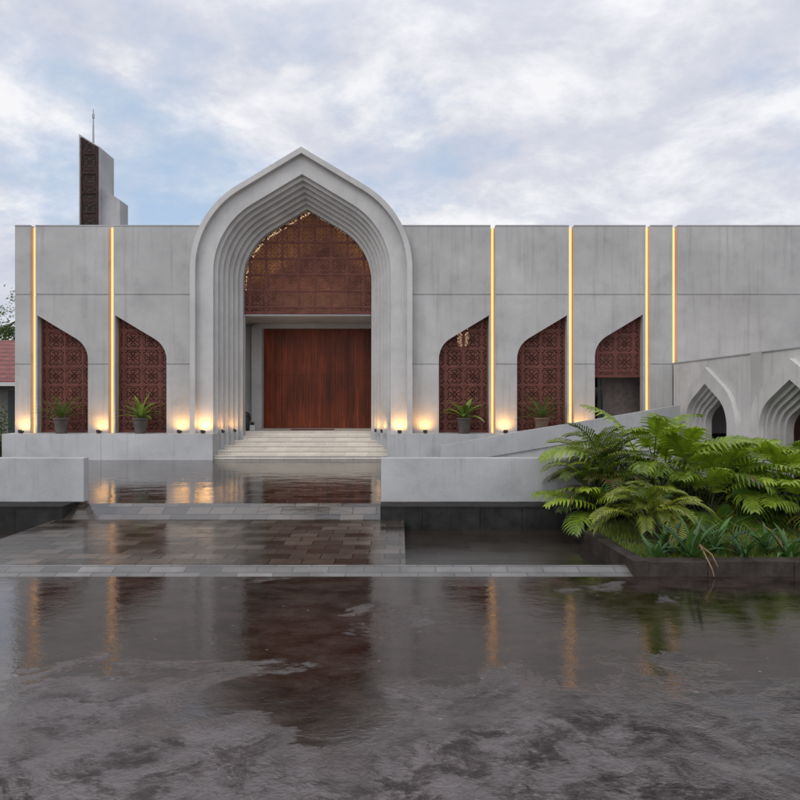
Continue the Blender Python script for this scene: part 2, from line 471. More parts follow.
CX = -2.648; SLOPE = R(31)
def arch(half, rad, zs, cx, zb, n=14, t=SLOPE):
    """pointed arch profile, from lower left over the apex to lower right"""
    right = [(cx+half, zb)]
    for i in range(n+1):
        a = (pi/2 - t)*i/n
        right.append((cx + half - rad + rad*cos(a), zs + rad*sin(a)))
    sx, sz = right[-1][0]-cx, right[-1][1]
    apex = (cx, sz + sx*tan(t))
    left = [(2*cx - x, z) for x, z in right]
    return left + [apex] + right[::-1]
def parch(o, zb=.16): return arch(2.98-o, 2.58-.74*o, 5.28-.147*o, CX, zb)
def half_arch(x0, x1, ztop, apex_left, w_R=.66):
    """window top edge from x0 to x1 (list of x,z going left to right)"""
    W = x1-x0; rr = w_R; n = 10
    zs = ztop - (W - rr*(1-sin(SLOPE)))*tan(SLOPE) - rr*cos(SLOPE)
    pts = [(W, zs)]
    for i in range(1, n+1):
        a = (pi/2-SLOPE)*i/n
        pts.append((W-rr+rr*cos(a), zs+rr*sin(a)))
    pts.append((0, ztop))
    if apex_left: return [(x0+u, z) for u, z in pts[::-1]]
    return [(x1-u, z) for u, z in pts]

ZP = .85; J1, J2, ZR = 2.72, 4.61, 6.47; G = .011
slots = [(-10.04,-9.904),(-7.92,-7.784),(2.459,2.595),(4.59,4.727),(6.671,6.807),(7.404,7.54)]
wins = [(-9.857,-8.477,4.05,True),(-7.738,-6.344,4.05,True),(1.054,2.420,4.05,False),(3.179,4.540,4.05,False),(5.293,6.60,4.07,False)]
segs = [(-10.46,-10.04),(-9.904,-7.92),(-7.784,-5.25),(-.05,2.459),(2.595,4.59),(4.727,6.671),(6.807,7.404),(7.54,24)]
TH = .20
def facade(sg):
  m = MB()
  for a, b in sg:
    ws = [w for w in wins if w[0] >= a-.01 and w[1] <= b+.01]
    m.box(a, b, YF, YF+TH, J2+G, ZR)
    if not ws:
        m.box(a, b, YF, YF+TH, J1+G, J2-G); m.box(a, b, YF, YF+TH, ZP-.01, J1-G)
        m.box(a+.001, b-.001, YF+.025, YF+TH-.01, J1-.05, J1+.05)
    else:
        w = ws[0]
        top = half_arch(w[0], w[1], w[2], w[3])
        m.plate([(a,J1+G),(w[0],J1+G)]+top+[(w[1],J1+G),(b,J1+G),(b,J2-G),(a,J2-G)], YF, YF+TH)
        m.box(a, w[0], YF, YF+TH, ZP-.01, J1-G); m.box(w[1], b, YF, YF+TH, ZP-.01, J1-G)
        for c, d in ((a, w[0]), (w[1], b)):
            m.box(c+.001, d-.001, YF+.025, YF+TH-.01, J1-.05, J1+.05)
    m.box(a+.001, b-.001, YF+.025, YF+TH-.01, J2-.05, J2+.05)
  for a, b in slots:
    if (a < -5) == (sg[0][0] < -5): m.box(a-.02, b+.02, YF+.15, YF+TH+.04, ZP-.01, ZR-.02)
  P(m, 'facade_wall', M['concrete'])
facade(segs[:3]); facade(segs[3:])
# left end wall, back wall, roof, parapet cap
m = MB()
m.box(-10.455,-10.25,YF+TH,34,-.2,ZR-.004)
m.box(-10.455,24,33.8,34.0,-.2,ZR-.3)
m.box(23.8,24,YF+TH,33.8,-.2,ZR-.004)
P(m, 'outer_wall', M['concrete'])
m = MB(); m.box(-10.25,CX-2.6,YF+TH,33.8,6.1,6.25); m.box(CX+2.6,23.8,YF+TH,33.8,6.1,6.25); m.box(CX-2.6,CX+2.6,20.3,33.8,6.1,6.25)
P(m, 'roof', M['concrete'])
m = MB()   # thin drip cap, slightly darker edge line along the top
for a, b in segs:
    m = MB(); m.box(a, b, YF-.012, YF+TH+.02, ZR+.0005, ZR+.03); P(m, 'parapet_cap', M['concrete_tower'])
# interior: floor, back partition
m = MB(); m.box(-10.25,23.8,19.62,33.8,.5,.83)
for a, b in ((-10.25,CX-2.46),(CX+2.46,23.8)): m.box(a,b,YF+.525,19.618,.5,.83)
P(m, 'interior_floor', M['interior'])
m = MB(); m.box(-10.2,CX-2.45,19.5,19.6,.83,6.1); m.box(CX+2.45,23.7,19.5,19.6,.83,6.1)
P(m, 'interior_wall', M['interior'])
# plinth in segments
m = MB()
def run(x0, x1, step):
    x = x0
    while x < x1-.01:
        e = min(x+step, x1)
        if x1-e < .5: e = x1
        m.box(x, e-(.007 if e < x1 else 0), 15.87, YF+.52, -.1, ZP); x = e
run(-10.53, CX-2.307, 2.62); P(m, 'plinth', M['concrete_plinth'])
m = MB(); run(CX+2.307, 7.40, 2.62); P(m, 'plinth', M['concrete_plinth'])
# LED strips
for i, (a, b) in enumerate(slots):
    s = MB(); s.box(a+.040, b-.046, YF+.075, YF+.15, ZP+.004 if i < 5 else 2.76, ZR-.02)
    P(s, 'light_strip', M['led'])

# portal arch
m = MB(); m.ring(parch(0), parch(.14), 16.06, 20.0); P(m, 'portal_rim', M['concrete_portal'])
m = MB(); m.ring(parch(.14), parch(.584), 16.2, 19.9); P(m, 'portal_band', M['concrete_portal'])
NS = 6; o0 = .584; so = (1.145-.584)/NS; sd = (17.14-16.2)/NS
for k in range(NS):
    m = MB(); m.ring(parch(o0+so*k), parch(o0+so*(k+1)), 16.2+sd*(k+.75), 16.2+sd*(k+.75)+.42 + (.0 if k < NS-1 else -.1))
    P(m, 'portal_step', M['concrete_portal'])
for sgn in (-1, 1):   # ledge course of the stepped jambs
    m = MB()
    for k in range(NS):
        a = 2.98-(o0+so*k) ; b = 2.98-(o0+so*(k+1))
        xs = sorted((CX+sgn*(a-.0005), CX+sgn*(b-.018)))
        m.box(xs[0], xs[1], 16.2+sd*(k+.75)-.022, 16.3+sd*(k+.75), .16, ZP-.002)
    P(m, 'portal_base_course', M['concrete_plinth'])
m = MB(); m.plate([p for p in parch(.10)], 19.9, 20.05); P(m, 'portal_back', M['concrete_tower'])

# carved screens
PAT = []
for _q in range(5):
    _pr = random.Random(21+_q)
    PAT.append({(i,j): (_pr.random() < .47) for i in range(16) for j in range(16)})
def cells(mb, x0, z0, s, y0, y1, keep, n=25):
    """one carved square: a finely cut eight-fold tracery"""
    c = s/n; h = c*.5; mid = n//2; pat = PAT[3]
    for i in range(n):
        for j in range(n):
            u, v = abs(i-mid), abs(j-mid); a, b = max(u,v), min(u,v)
            solid = pat[(a,b)] or a == mid or a == b or (a+b) in (6, 13) or (a-b) == 7
            if not solid: continue
            cx, cz = x0+(i+.5)*c, z0+(j+.5)*c
            if not keep(cx, cz): continue
            mb.box(cx-h, cx+h, y0, y1, cz-h, cz+h)
def screen(x0, x1, z0, z1, y, keep, label=None, tile=.5, ox=0.0, oz=0.0, mat='screen'):
    fr = MB(); pn = MB(); bw = .018
    nx = int((x1-x0)/tile)+2; nz = int((z1-z0)/tile)+2
    step = .06
    def bar(xa, xb, za, zb, ya, yb):
        horiz = (xb-xa) > (zb-za)
        L = (xb-xa) if horiz else (zb-za); q = max(1, int(L/step)); run_ = None
        for i in range(q+1):
            ok = i < q
            if ok:
                ma = (xa + L*(i+.5)/q if horiz else (xa+xb)/2, (za+zb)/2 if horiz else za + L*(i+.5)/q)
                ok = keep(*ma)
            if ok and run_ is None: run_ = i
            if not ok and run_ is not None:
                if horiz: fr.box(xa+L*run_/q, xa+L*i/q, ya, yb, za, zb)
                else: fr.box(xa, xb, ya, yb, za+L*run_/q, za+L*i/q)
                run_ = None
    for i in range(-1, nx):
        x = x0 + ox + i*tile
        if x0-.001 <= x <= x1+.001: bar(x-bw, x+bw, z0, z1, y, y+.045)
    for j in range(-1, nz):
        z = z0 + oz + j*tile
        if z0-.001 <= z <= z1+.001: bar(x0, x1, z-bw, z+bw, y-.004, y+.041)
    for i in range(-1, nx):
        for j in range(-1, nz):
            xa = x0+ox+i*tile+bw; za = z0+oz+j*tile+bw
            def k2(x, z): return x0 < x < x1 and z0 < z < z1 and keep(x, z)
            cells(pn, xa, za, tile-2*bw, y+.012, y+.034, k2)
    o = P(fr, 'screen_frame', M['screen_bar'], fix=False)
    SP(pn, 'carved_panel', M[mat], o, fix=False)
    o.name = 'window_screen'
    return o
def inside_win(w):
    top = half_arch(w[0]-.05, w[1]+.05, w[2]+.06, w[3])
    def f(x, z):
        for (xa, za), (xb, zb) in zip(top, top[1:]):
            if xa <= x <= xb and xb > xa: return z < za + (zb-za)*(x-xa)/(xb-xa)
        return False
    return f
for i, w in enumerate(wins):
    zb = ZP+.0 if i < 4 else ZF(377.5, 16.55)
    ox = (.17 if w[3] else w[1]-w[0]+.03-.17-1.0 - .0)
    s = screen(w[0]-.03, w[1]+.03, zb, 4.12, YF+TH+.005, inside_win(w), tile=.5, ox=ox, oz=.30 if i < 4 else .17)
    b = MB()   # solid jamb and foot rails
    b.box(w[0]-.03, w[0]+.045, YF+TH+.0, YF+TH+.052, zb, 3.2 if not w[3] else 3.95); b.box(w[1]-.045, w[1]+.03, YF+TH, YF+TH+.052, zb, 3.95 if not w[3] else 3.2)
    b.box(w[0]-.03, w[1]+.03, YF+TH-.003, YF+TH+.056, zb, zb+.07)
    SP(b, 'border_rail', M['screen_bar'], s)
    bk = MB(); bk.box(w[0]-.25, w[1]+.2, YF+.9, YF+.93, .83, 4.4) if i in (0,1,3) else None
    if i in (0,1,3): P(bk, 'window_backing', M['interior'])

# upper portal screen
ZL = 4.24
pin = parch(1.145-.06)
def inside_portal(x, z):
    d = abs(x-CX)
    for (xa, za), (xb, zb) in zip(pin, pin[1:]):
        if xa <= CX - d <= xb and xb > xa and za > 4.9: return z < za + (zb-za)*(CX-d-xa)/(xb-xa)
    return d < 1.835+.05
pw = 1.835+.04
o = screen(CX-pw, CX+pw, ZL, 7.32, 17.27, inside_portal, tile=.468, ox=.20, oz=.17)
o.name = 'portal_screen'
b = MB(); b.box(CX-pw, CX+pw, 17.262, 17.33, ZL-.02, ZL+.05)
SP(b, 'bottom_rail', M['screen_bar'], o)
# lintel / vestibule ceiling, side walls, landing
m = MB(); m.box(CX-2.45,CX+2.45,17.30,19.9,4.17,4.215); P(m, 'vestibule_ceiling', M['concrete_portal'])
for a in (CX-2.45,CX+2.30):
    m = MB(); m.box(a,a+.15,17.5,19.6,.5,4.17); P(m, 'vestibule_wall', M['concrete_portal'])
m = MB(); m.box(CX-2.30,CX+2.30,17.38,19.6,.3,.832); P(m, 'landing', M['step'])
# door surround (rounded top corner) and the two plank door leaves
YD = 19.3; HW = 1.737; ZD = 4.02
m = MB()
def surr(hw, ztop, rad, zb=.833):
    pts = [(CX-hw, zb)]
    for i in range(7):
        a = pi - (pi/2)*i/6
        pts.append((CX-hw+rad+rad*cos(a), ztop-rad+rad*sin(a)))
    pts += [(2*CX-x, z) for x, z in pts[::-1]]
    return pts
m.ring(surr(2.06,4.165,.22), surr(HW,ZD,.01), YD-.28, YD+.1)
m.ring(surr(2.298,4.168,.02), surr(2.055,4.160,.215), YD-.06, YD+.12)
P(m, 'door_surround', M['concrete_portal'])
for sgn in (-1, 1):
    rnd = random.Random(5+sgn)
    lf = MB(); n = 9; w_ = HW/n
    for i in range(n):
        xa = CX + (i*w_ if sgn > 0 else -(i+1)*w_)
        lf.box(xa+.003, xa+w_-.003, YD+.0+rnd.uniform(0,.006), YD+.06, .84, 2.52)
        lf.box(xa+.003, xa+w_-.003, YD+.0+rnd.uniform(0,.006), YD+.06, 2.528, ZD-.004)
    lf.box(CX+(0 if sgn > 0 else -HW), CX+(HW if sgn > 0 else 0), YD+.02, YD+.07, .836, ZD)
    leaf = P(lf, 'door_leaf', M['door'])
    st = MB(); xs = sorted((CX+sgn*.003, CX+sgn*.11)); st.box(xs[0], xs[1], YD-.012, YD+.001, .84, ZD-.006)
    SP(st, 'door_stile', M['door'], leaf)
m = MB(); m.box(CX-2.3,CX+2.3,YD+.13,YD+.2,.5,4.17); P(m, 'door_backing', M['black'])
# golden slatted lining behind the upper screen with a dark gable in front of it
m = MB(); z = 4.25; k = 0
sh = parch(.62, 4.25)
def half_at(z, prof):
    best = 0
    for (xa, za), (xb, zb) in zip(prof, prof[1:]):
        if za <= z <= zb and zb > za: best = max(best, CX-(xa+(xb-xa)*(z-za)/(zb-za)))
    return best
while z < 7.7:
    h = half_at(z+.19, sh)
    if h > .05: m.box(CX-h, CX+h, 18.60+(.01 if k%2 else 0), 18.66, z, z+.188)
    z += .2; k += 1
P(m, 'slatted_lining', M['slat'])
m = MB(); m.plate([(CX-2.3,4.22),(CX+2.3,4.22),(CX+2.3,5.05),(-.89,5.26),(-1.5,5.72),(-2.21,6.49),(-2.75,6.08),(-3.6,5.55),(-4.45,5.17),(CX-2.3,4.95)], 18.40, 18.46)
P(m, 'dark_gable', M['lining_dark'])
m = MB(); m.ring(parch(1.03,5.0), parch(1.075,5.0), 17.75, 17.80); P(m, 'rim_glow_ring', M['cove'])  # glowing ring added to make bright specks through the edge holes
cl = bpy.data.lights.new('lining_fill', 'AREA'); cl.energy = 58; cl.color = (1,.66,.33); cl.size = 2.4; cl.shape = 'RECTANGLE'; cl.size_y = .25  # area light added in the chamber to warm the slatted lining
clo = bpy.data.objects.new('lining_fill', cl); COL.objects.link(clo); clo.parent = mosque; clo.location = Vector((CX,17.62,4.6)) - mosque.location; clo.rotation_euler = (R(180-28),0,0)
# lit ceiling lamp inside behind the third window, its light glints through the carving
m = MB(); m.lathe([(.02,3.95),(.14,3.85),(.18,3.6),(.14,3.35),(.02,3.27)], 12, (XF(463,17.6),17.6)); m.lathe([(.01,4.0),(.01,6.1)], 6, (XF(463,17.6),17.6))
P(m, 'interior_lamp', M['glint'])
# glass side door under the fifth screen
m = MB(); zt = ZF(377.5,16.55); w = wins[4]
for xa, xb in ((w[0],w[0]+.05),(w[0]+.28,w[0]+.33)): m.box(xa, xb, YF+.30, YF+.35, ZP, zt)
m.box(w[0]+.05, w[0]+.28, YF+.302, YF+.348, zt-.32, zt-.27); m.box(w[0]+.05, w[0]+.28, YF+.302, YF+.348, ZP, ZP+.09)
o = P(m, 'glass_door', M['black'])
m = MB(); m.box(w[0]+.05, w[0]+.28, YF+.32, YF+.328, ZP+.09, zt-.32); SP(m, 'pane', M['glass'], o)
m = MB(); m.box(w[0]+.4, w[1]+.6, YF+1.0, YF+1.05, ZP, 4.0); P(m, 'corridor_wall', M['corridor'])

# ------------------------------------------------------------------ entrance steps
t = empty('entrance_steps', (CX,16.0,.16), 'cream stone steps rising to the wooden portal doors', 'steps')
nst = 6; rise = (.832-.16)/nst; tread = (17.38-16.0)/(nst-1)
for k in range(nst):
    y0 = 16.0 + tread*k
    hw = 2.98 - (o0+so*max(0, (y0-16.2)/sd - .2)) if y0 > 16.25 else 2.303
    hw = max(1.80, min(hw, 2.303)) + (.0 if k == 0 else .08)
    hw = min(hw, 2.303)
    s = MB(); s.box(-hw, hw, y0-16.0-(.0 if k else .0), 17.37-16.0, rise*k+.0005, rise*(k+1) - (.0 if k < nst-1 else .003))
    s.box(-hw, hw, y0-16.0-.018, y0-16.0+.03, rise*(k+1)-.03, rise*(k+1)+.0015)
    s.build('step', M['step'], t)
# door mat, bin and small box on the landing
m = MB(); m.box(-.55,.75,-.2,.2,0,.02); o = m.build('door_mat', M['mat'], bevel=.006); o.location = (CX-.1,18.2,.833); tag(o, 'flat brown door mat lying before the wooden doors', 'mat')
t = empty('waste_bin', (XF(246.3,17.75),17.75,.833), 'tall dark bin with a domed lid standing beside the portal door', 'bin')
m = MB(); m.lathe([(.085,0),(.10,.02),(.105,.40),(.10,.42)], 18); m.build('bin_body', M['plastic_dark'], t, smooth=True)
m = MB(); m.lathe([(.108,.42),(.11,.46),(.08,.53),(.03,.555),(.012,.56)], 18); m.build('lid', M['plastic_dark'], t, smooth=True)
m = MB(); m.tube([(.05,-.09,.44),(.13,-.1,.48),(.15,-.1,.40),(.14,-.1,.30)], .014, 6); m.build('handle', M['black'], t)
t = empty('small_box', (XF(252.4,17.9),17.9,.833), 'small off white box with a dark lid beside the tall bin', 'box')
m = MB(); m.box(-.085,.085,-.07,.07,0,.16); m.build('box_body', M['white'], t, bevel=.008)
m = MB(); m.box(-.05,.05,-.05,.05,.161,.25); m.build('lid', M['plastic_dark'], t, bevel=.02)

# ------------------------------------------------------------------ uplights
def uplight(px, Y, z, label, power=3.2, w=.055, yaim=.55, light=True):
    X = XF(px, Y)
    t = empty('uplight', (X,Y,z), label, 'uplight', 'uplights along the facade')
    m = MB(); m.box(-w,w,-.045,.045,.012,.08); m.box(-w,w,-.045,-.035,.08,.098); m.box(-w*.5,w*.5,-.03,.03,0,.012)
    m.build('lamp_body', M['black'], t, bevel=.006)
    l = MB(); l.box(-w*.8,w*.8,-.03,.035,.0855,.089); l.build('lens', M['lens'], t)
    L = bpy.data.lights.new('uplight_beam', 'SPOT'); L.energy = power; L.color = (1,.49,.13); L.spot_size = R(172); L.spot_blend = 1.0; L.shadow_soft_size = .03
    lo = bpy.data.objects.new('uplight_beam', L); COL.objects.link(lo); lo.parent = t; lo.location = (0,.0,.115)
    lo.rotation_euler = Vector((0,yaim,1)).to_track_quat('-Z','Y').to_euler()
    return t
PW = 21.0
uplight(21,16.09,ZP,'small black uplight at the outer corner pier of the facade',PW)
uplight(99,16.09,ZP,'small black uplight between the two potted windows',PW)
uplight(179.5,16.09,ZP,'small black uplight on the pier beside the light green potted plant and portal',PW)
uplight(203,16.01,ZP,'small black uplight on the portal band at its light strip end',PW)
uplight(223,16.26,ZP,'small black uplight on the outer stepped jamb near the bin',6,.035)
uplight(235,16.66,ZP,'small black uplight on the inner stepped jamb nearest the bin',5.5,.03)
uplight(375.6,16.66,ZP,'small black uplight in the inner stepped jamb across from the bin',5.5,.03)
uplight(381.6,16.36,ZP,'small black uplight in the stepped jamb across from the bin, nearer the portal band',6,.03)
uplight(399.6,16.01,ZP,'small black uplight on the portal band across from the bin',PW)
uplight(425.2,16.09,ZP,'small black uplight between the portal and the bushy potted plant',PW)
uplight(505.5,16.09,ZP,'small black uplight between the bushy potted plant and the spiky one above the ramp',PW)
uplight(582,16.09,ZP,'small black uplight half hidden behind the ramp and palm',PW)

# ------------------------------------------------------------------ access ramp
t = empty('access_ramp', (1.03,15.2,.16), 'pale concrete ramp rising behind the low wall to the side door', 'ramp')
def PP(x, y, Y=15.2): return (XF(x,Y)-1.03, EYE-(y-398)*Y/600-.16)
m = MB(); m.plate([PP(440.6,459.6),PP(440.6,445.7),PP(517,431.9),PP(566,424.2),PP(600,418.5),PP(680,405),PP(680,426),PP(561.7,444.6),PP(489.5,457),PP(475,459.6)], 0, .14)
m.build('parapet', M['concrete_wall'], t, bevel=.006)
m = MB(); m.plate([PP(470,462.5),PP(489.5,456.5),PP(561.7,444),PP(680,425),PP(680,462.5)], .05, .55)
m.build('base_wall', M['concrete_plinth'], t)

# ------------------------------------------------------------------ arcade wall at right angles to the facade
XW = 7.42
t = empty('arcade_wall', (XW,12,.16), 'side wall with two pointed niche arches behind the leafy bed', 'wall')
def warch(half, cy, zb, o=0): return arch(half-o, max(.15,.75-o) if half < 1.1 else 1.08-o, 1.14, cy, zb)
cent = [14.42, 11.28]
y0, y1 = 7.6, 16.28; zt = 2.73
m = MB()
# wall with two arched holes: split at the arch axes
bounds = [y0] + cent + [y1]
prev = [(y0, .1)]
poly1 = []
ys = [y0]
A1 = warch(.98, cent[1], .1); A2 = warch(.98, cent[0], .1)
m.plate([(y0,.1)] + A1 + A2 + [(y1,.1),(y1,zt),(y0,zt)], XW, XW+.36, axis='x')
P(m, 'wall_body', M['concrete_wing'], t)
m = MB(); m.box(XW-.02, XW+.38, y0, y1, zt+.0005, zt+.025); P(m, 'wall_cap', M['concrete_tower'], t)
for c in cent:
    h = MB(); h.ring(warch(1.32, c, .1), warch(.97, c, .1), XW-.10, XW-.0005, axis='x')
    hood = P(h, 'arch_hood', M['concrete_wing'], t)
    for k in range(4):
        s = MB(); s.ring(warch(.975, c, .1, .085*k), warch(.975, c, .1, .085*(k+1)), XW+.02+.075*k, XW+.40, axis='x')
        SP(s, 'arch_step', M['concrete_portal'], hood)
m = MB(); m.box(XW-.035, XW-.0005, 12.27, 12.64, .1, zt-.001); P(m, 'pilaster', M['concrete_portal'], t)
m = MB(); m.box(XW+2.6, XW+2.7, y0, 16.2, -.2, 2.6); P(m, 'corridor_back', M['brown_wall'], t)
m = MB(); m.box(XW+.36, XW+2.7, y0, 16.2, 2.45, 2.6); m.box(XW+.36, XW+2.7, y0, 16.2, -.2, .1); P(m, 'corridor_slab', M['brown_wall'], t)

# ------------------------------------------------------------------ minaret
YM = 40.0
t = empty('minaret', (XF(98,YM),YM,0), 'slim concrete minaret with slanted top and carved panel above the roof', 'minaret')
def mx(x, Y=YM): return XF(x,Y)
def mz(y, Y=YM): return EYE-(y-398)*Y/600
yb = YM*302/287
m = MB(); m.plate([(mx(79),0),(mx(99),0),(mx(99),mz(146.5)),(mx(79),mz(134))], YM, yb); P(m, 'tower_shaft', M['concrete_tower'], t)
Y2 = YM*302/299.3
m = MB(); m.plate([(mx(101,Y2),0),(mx(120,Y2),0),(mx(120,Y2),mz(200,Y2)),(mx(101,Y2),mz(187,Y2))], Y2, Y2*280/272); P(m, 'lower_block', M['concrete_tower'], t)
m = MB(); xa, xb = mx(82), mx(97.6)
def tk(x, z): return xa < x < xb and z < mz(137.5) - (x-xa)*.63
za = mz(232); n = 0
z = za; w_ = xb-xa
while z < mz(137):
    pn = MB(); cells(pn, xa, z, w_, YM-.05, YM-.02, tk, 13)
    if pn.v: P(pn, 'carved_panel', M['screen_dark'], t, fix=False)
    z += w_
m = MB(); m.plate([(xa-.05,za),(xb+.05,za),(xb+.05,mz(147)),(xa-.05,mz(137))], YM-.012, YM-.004); P(m, 'panel_backing', M['interior'], t)
m = MB()
for xx in (xa, xb): m.box(xx-.07, xx+.07, YM-.09, YM-.013, za, mz(138) if xx == xa else mz(147.5))
z = za
while z < mz(150): m.box(xa, xb, YM-.085, YM-.014, z-.06, z+.06); z += w_*1.25
P(m, 'panel_frame', M['screen_dark'], t)
m = MB(); ym = YM+.6; xr = XF(93.3,ym); m.tube([(xr,ym,mz(150)),(xr,ym,mz(125)),(xr,ym,mz(105))], [.07,.055,.03], 8); m.tube([(xr,ym,mz(114)),(xr,ym,mz(110))], .075, 8)
P(m, 'antenna', M['steel'], t)

# ------------------------------------------------------------------ neighbour house and tree
t = empty('neighbour_house', (-16,24,-.1), 'old low house with a red tiled roof beside the mosque corner', 'house')
m = MB(); m.box(-8,3.5,0,6,-.2,2.62); m.build('wall', M['plaster'], t)
m = MB()
m.plate([(-1.0,2.45),(3,4.35),(7,2.45),(7,2.56),(3,4.5),(-1.0,2.56)], -8.4, 3.9, axis='x'); m.build('roof', M['roof_tile'], t)
m = MB(); m.box(-8.4,3.9,-1.06,-1.0,2.36,2.50); m.build('fascia', M['white'], t)
m = MB(); m.box(.35,1.05,-.05,-.005,-.1,2.2); m.build('door', M['door_dark'], t)
m = MB(); m.box(-2.4,-1.2,-.06,-.005,.9,2.1); m.build('window', M['door_dark'], t)

def leaf_quad(mb, c, size, rnd):
    a = Vector((rnd.gauss(0,1), rnd.gauss(0,1), rnd.gauss(0,.6))).normalized()
    b = a.cross(Vector((rnd.gauss(0,1), rnd.gauss(0,1), rnd.gauss(0,1)))).normalized()
    c = Vector(c)
    mb.face([c-a*size, c+b*size*.35, c+a*size, c-b*size*.35])
t = empty('tree', (-22.6,33,-.2), 'leafy green tree rising behind the red tiled roof', 'tree')
rnd = random.Random(3)
m = MB(); m.tube([(0,0,0),(.1,0,2),(-.1,.1,4),(.2,0,5.6)], [.24,.2,.15,.08], 8)
limbs = []
for k in range(9):
    a = k*2.4; z0 = 2.4+k*.35
    e = Vector((cos(a)*(1.6+.3*(k%3)), sin(a)*1.7, z0+1.4+rnd.uniform(0,.9)))
    m.tube([(0,0,z0),(e.x*.5,e.y*.5,z0+.9),e], [.09,.06,.025], 6); limbs.append(e)
m.build('trunk', M['bark'], t, smooth=True)
m = MB()
for e in limbs + [Vector((.2,0,6.0)), Vector((1.5,-.5,5.6)), Vector((1.9,-.3,4.2)), Vector((2.1,.2,3.6))]:
    for q in range(4):
        c = e + Vector((rnd.gauss(0,.45), rnd.gauss(0,.45), rnd.gauss(0,.35)))
        tn = rnd.uniform(.1,.9)
        for i in range(90):
            m.tint = min(1, max(0, tn+rnd.gauss(0,.15)))
            leaf_quad(m, c+Vector((rnd.gauss(0,.28), rnd.gauss(0,.28), rnd.gauss(0,.2))), rnd.uniform(.06,.11), rnd)
m.build('crown', M['tree'], t, fix=False, tint=True)

t = empty('shrub', (XF(1,19.5),19.5,-.1), 'small green shrub at the mosque corner before the old house', 'shrub')
m = MB(); st = MB(); rnd = random.Random(6)
for k in range(7):
    e = Vector((rnd.gauss(0,.28), rnd.gauss(0,.25), rnd.uniform(.6,1.35))); st.tube([(0,0,0), e*.5+Vector((.03,0,.05)), e], [.02,.014,.006], 5)
    for i in range(60):
        m.tint = min(1,max(0,rnd.gauss(.6,.25))); leaf_quad(m, e+Vector((rnd.gauss(0,.14),rnd.gauss(0,.14),rnd.gauss(-.1,.16))), rnd.uniform(.05,.09), rnd)
m.build('crown', M['tree'], t, fix=False, tint=True); st.build('stem', M['stem'], t)
# ------------------------------------------------------------------ plants
def curve(base, az, el0, el1, L, n, wob=0.0, rnd=random):
    """points of an arching axis: elevation eases from el0 to el1"""
    p = Vector(base); pts = [p.copy()]; dirs = []
    for i in range(n):
        s = (i+.5)/n; el = el0 + (el1-el0)*(s**1.3); a = az + wob*s
        d = Vector((cos(a)*cos(el), sin(a)*cos(el), sin(el))); dirs.append(d)
        p = p + d*(L/n); pts.append(p.copy())
    dirs.append(dirs[-1]); return pts, dirs
def lobed_leaf(mb, st, base, az, el, pet, blade, width, rnd, roll=0.0, nl=14):
    pts, dr = curve(base, az, el, el-.45, pet, 4, rnd=rnd)
    st.tube(pts, [.013,.012,.010,.009,.007], 5)
    e0 = el-.55; n = nl
    pts, dr = curve(pts[-1], az, e0, e0-rnd.uniform(.75,1.25), blade, n, rnd.uniform(-.25,.25), rnd)
    tn = mb.tint
    for i in range(n):
        s = (i+.5)/n; t = dr[i]
        side = Vector((-sin(az), cos(az), 0)); side = (side - t*side.dot(t)).normalized()
        nor = side.cross(t).normalized()
        if nor.z < 0: nor = -nor
        side = (side*cos(roll) + nor*sin(roll)).normalized(); nor = t.cross(side).normalized()
        if nor.z < 0: nor = -nor
        prof = sin(pi*min(1, .16+.80*s))**.7 * (1-.32*s)
        hw = .010 + .016*prof
        a, b = pts[i], pts[i+1]
        mb.tint = tn+rnd.gauss(0,.05)
        mb.face([a-side*hw, b-side*hw, b, a]); mb.face([a, b, b+side*hw, a+side*hw])
        for sg in (-1, 1):
            L = width*prof*rnd.choice([.6,.85,.95,1,1,1.05,1.12]); fw = R(46+22*(1-s))
            d = (t*cos(fw) + side*sg*sin(fw)).normalized()
            w = blade/n*.42
            q = d.cross(nor).normalized()*w
            p0 = a.lerp(b,.5) + side*sg*hw*.5; lift = nor*(.10*L)
            p1 = p0 + d*L*.45 + lift - Vector((0,0,.05*L)); p2 = p0 + d*L*.8 + lift - Vector((0,0,.20*L)); p3 = p0 + d*L - Vector((0,0,.34*L)) + t*.05*L
            mb.tint = tn+rnd.gauss(0,.09)
            mb.face([p0-q*1.15, p0+q*1.15, p1+q*.9, p1-q*.9]); mb.face([p1-q*.9, p1+q*.9, p2+q*.5, p2-q*.5]); mb.face([p2-q*.5, p2+q*.5, p3])
    mb.tint = tn
def philodendron(X, Y, h, nleaf, label, seed, spread=1.0, leaf=.62, aim=None, z0=.02):
    rnd = random.Random(seed)
    t = empty('philodendron', (X,Y,z0), label, 'plant', 'broad lobed plants in the bed')
    mb = MB(); st = MB()
    for k in range(nleaf):
        az = k*2.39996 + rnd.uniform(-.3,.3)
        if aim is not None and k < len(aim): az = aim[k]
        f = (k+.5)/nleaf
        el = R(86 - 52*f**.8) + rnd.uniform(-.08,.08)
        pet = h*(.84-.30*f)*rnd.uniform(.85,1.08)
        mb.tint = min(.95, max(.05, .72-.55*f + rnd.gauss(0,.15)))
        lobed_leaf(mb, st, (rnd.uniform(-.06,.06), rnd.uniform(-.06,.06), 0), az, el, pet, leaf*rnd.uniform(.8,1.15)*spread, .33*(leaf/.92)**.5*rnd.uniform(.85,1.15), rnd, rnd.uniform(-.35,.35))
    for k in range(3): st.tube([(rnd.uniform(-.1,.1),rnd.uniform(-.1,.1),0),(rnd.uniform(-.1,.1),rnd.uniform(-.1,.1),h*.35)], [.035,.025], 6)
    mb.build('foliage', M['philo'], t, fix=False, tint=True); st.build('stem', M['stem'], t, fix=False)
    return t
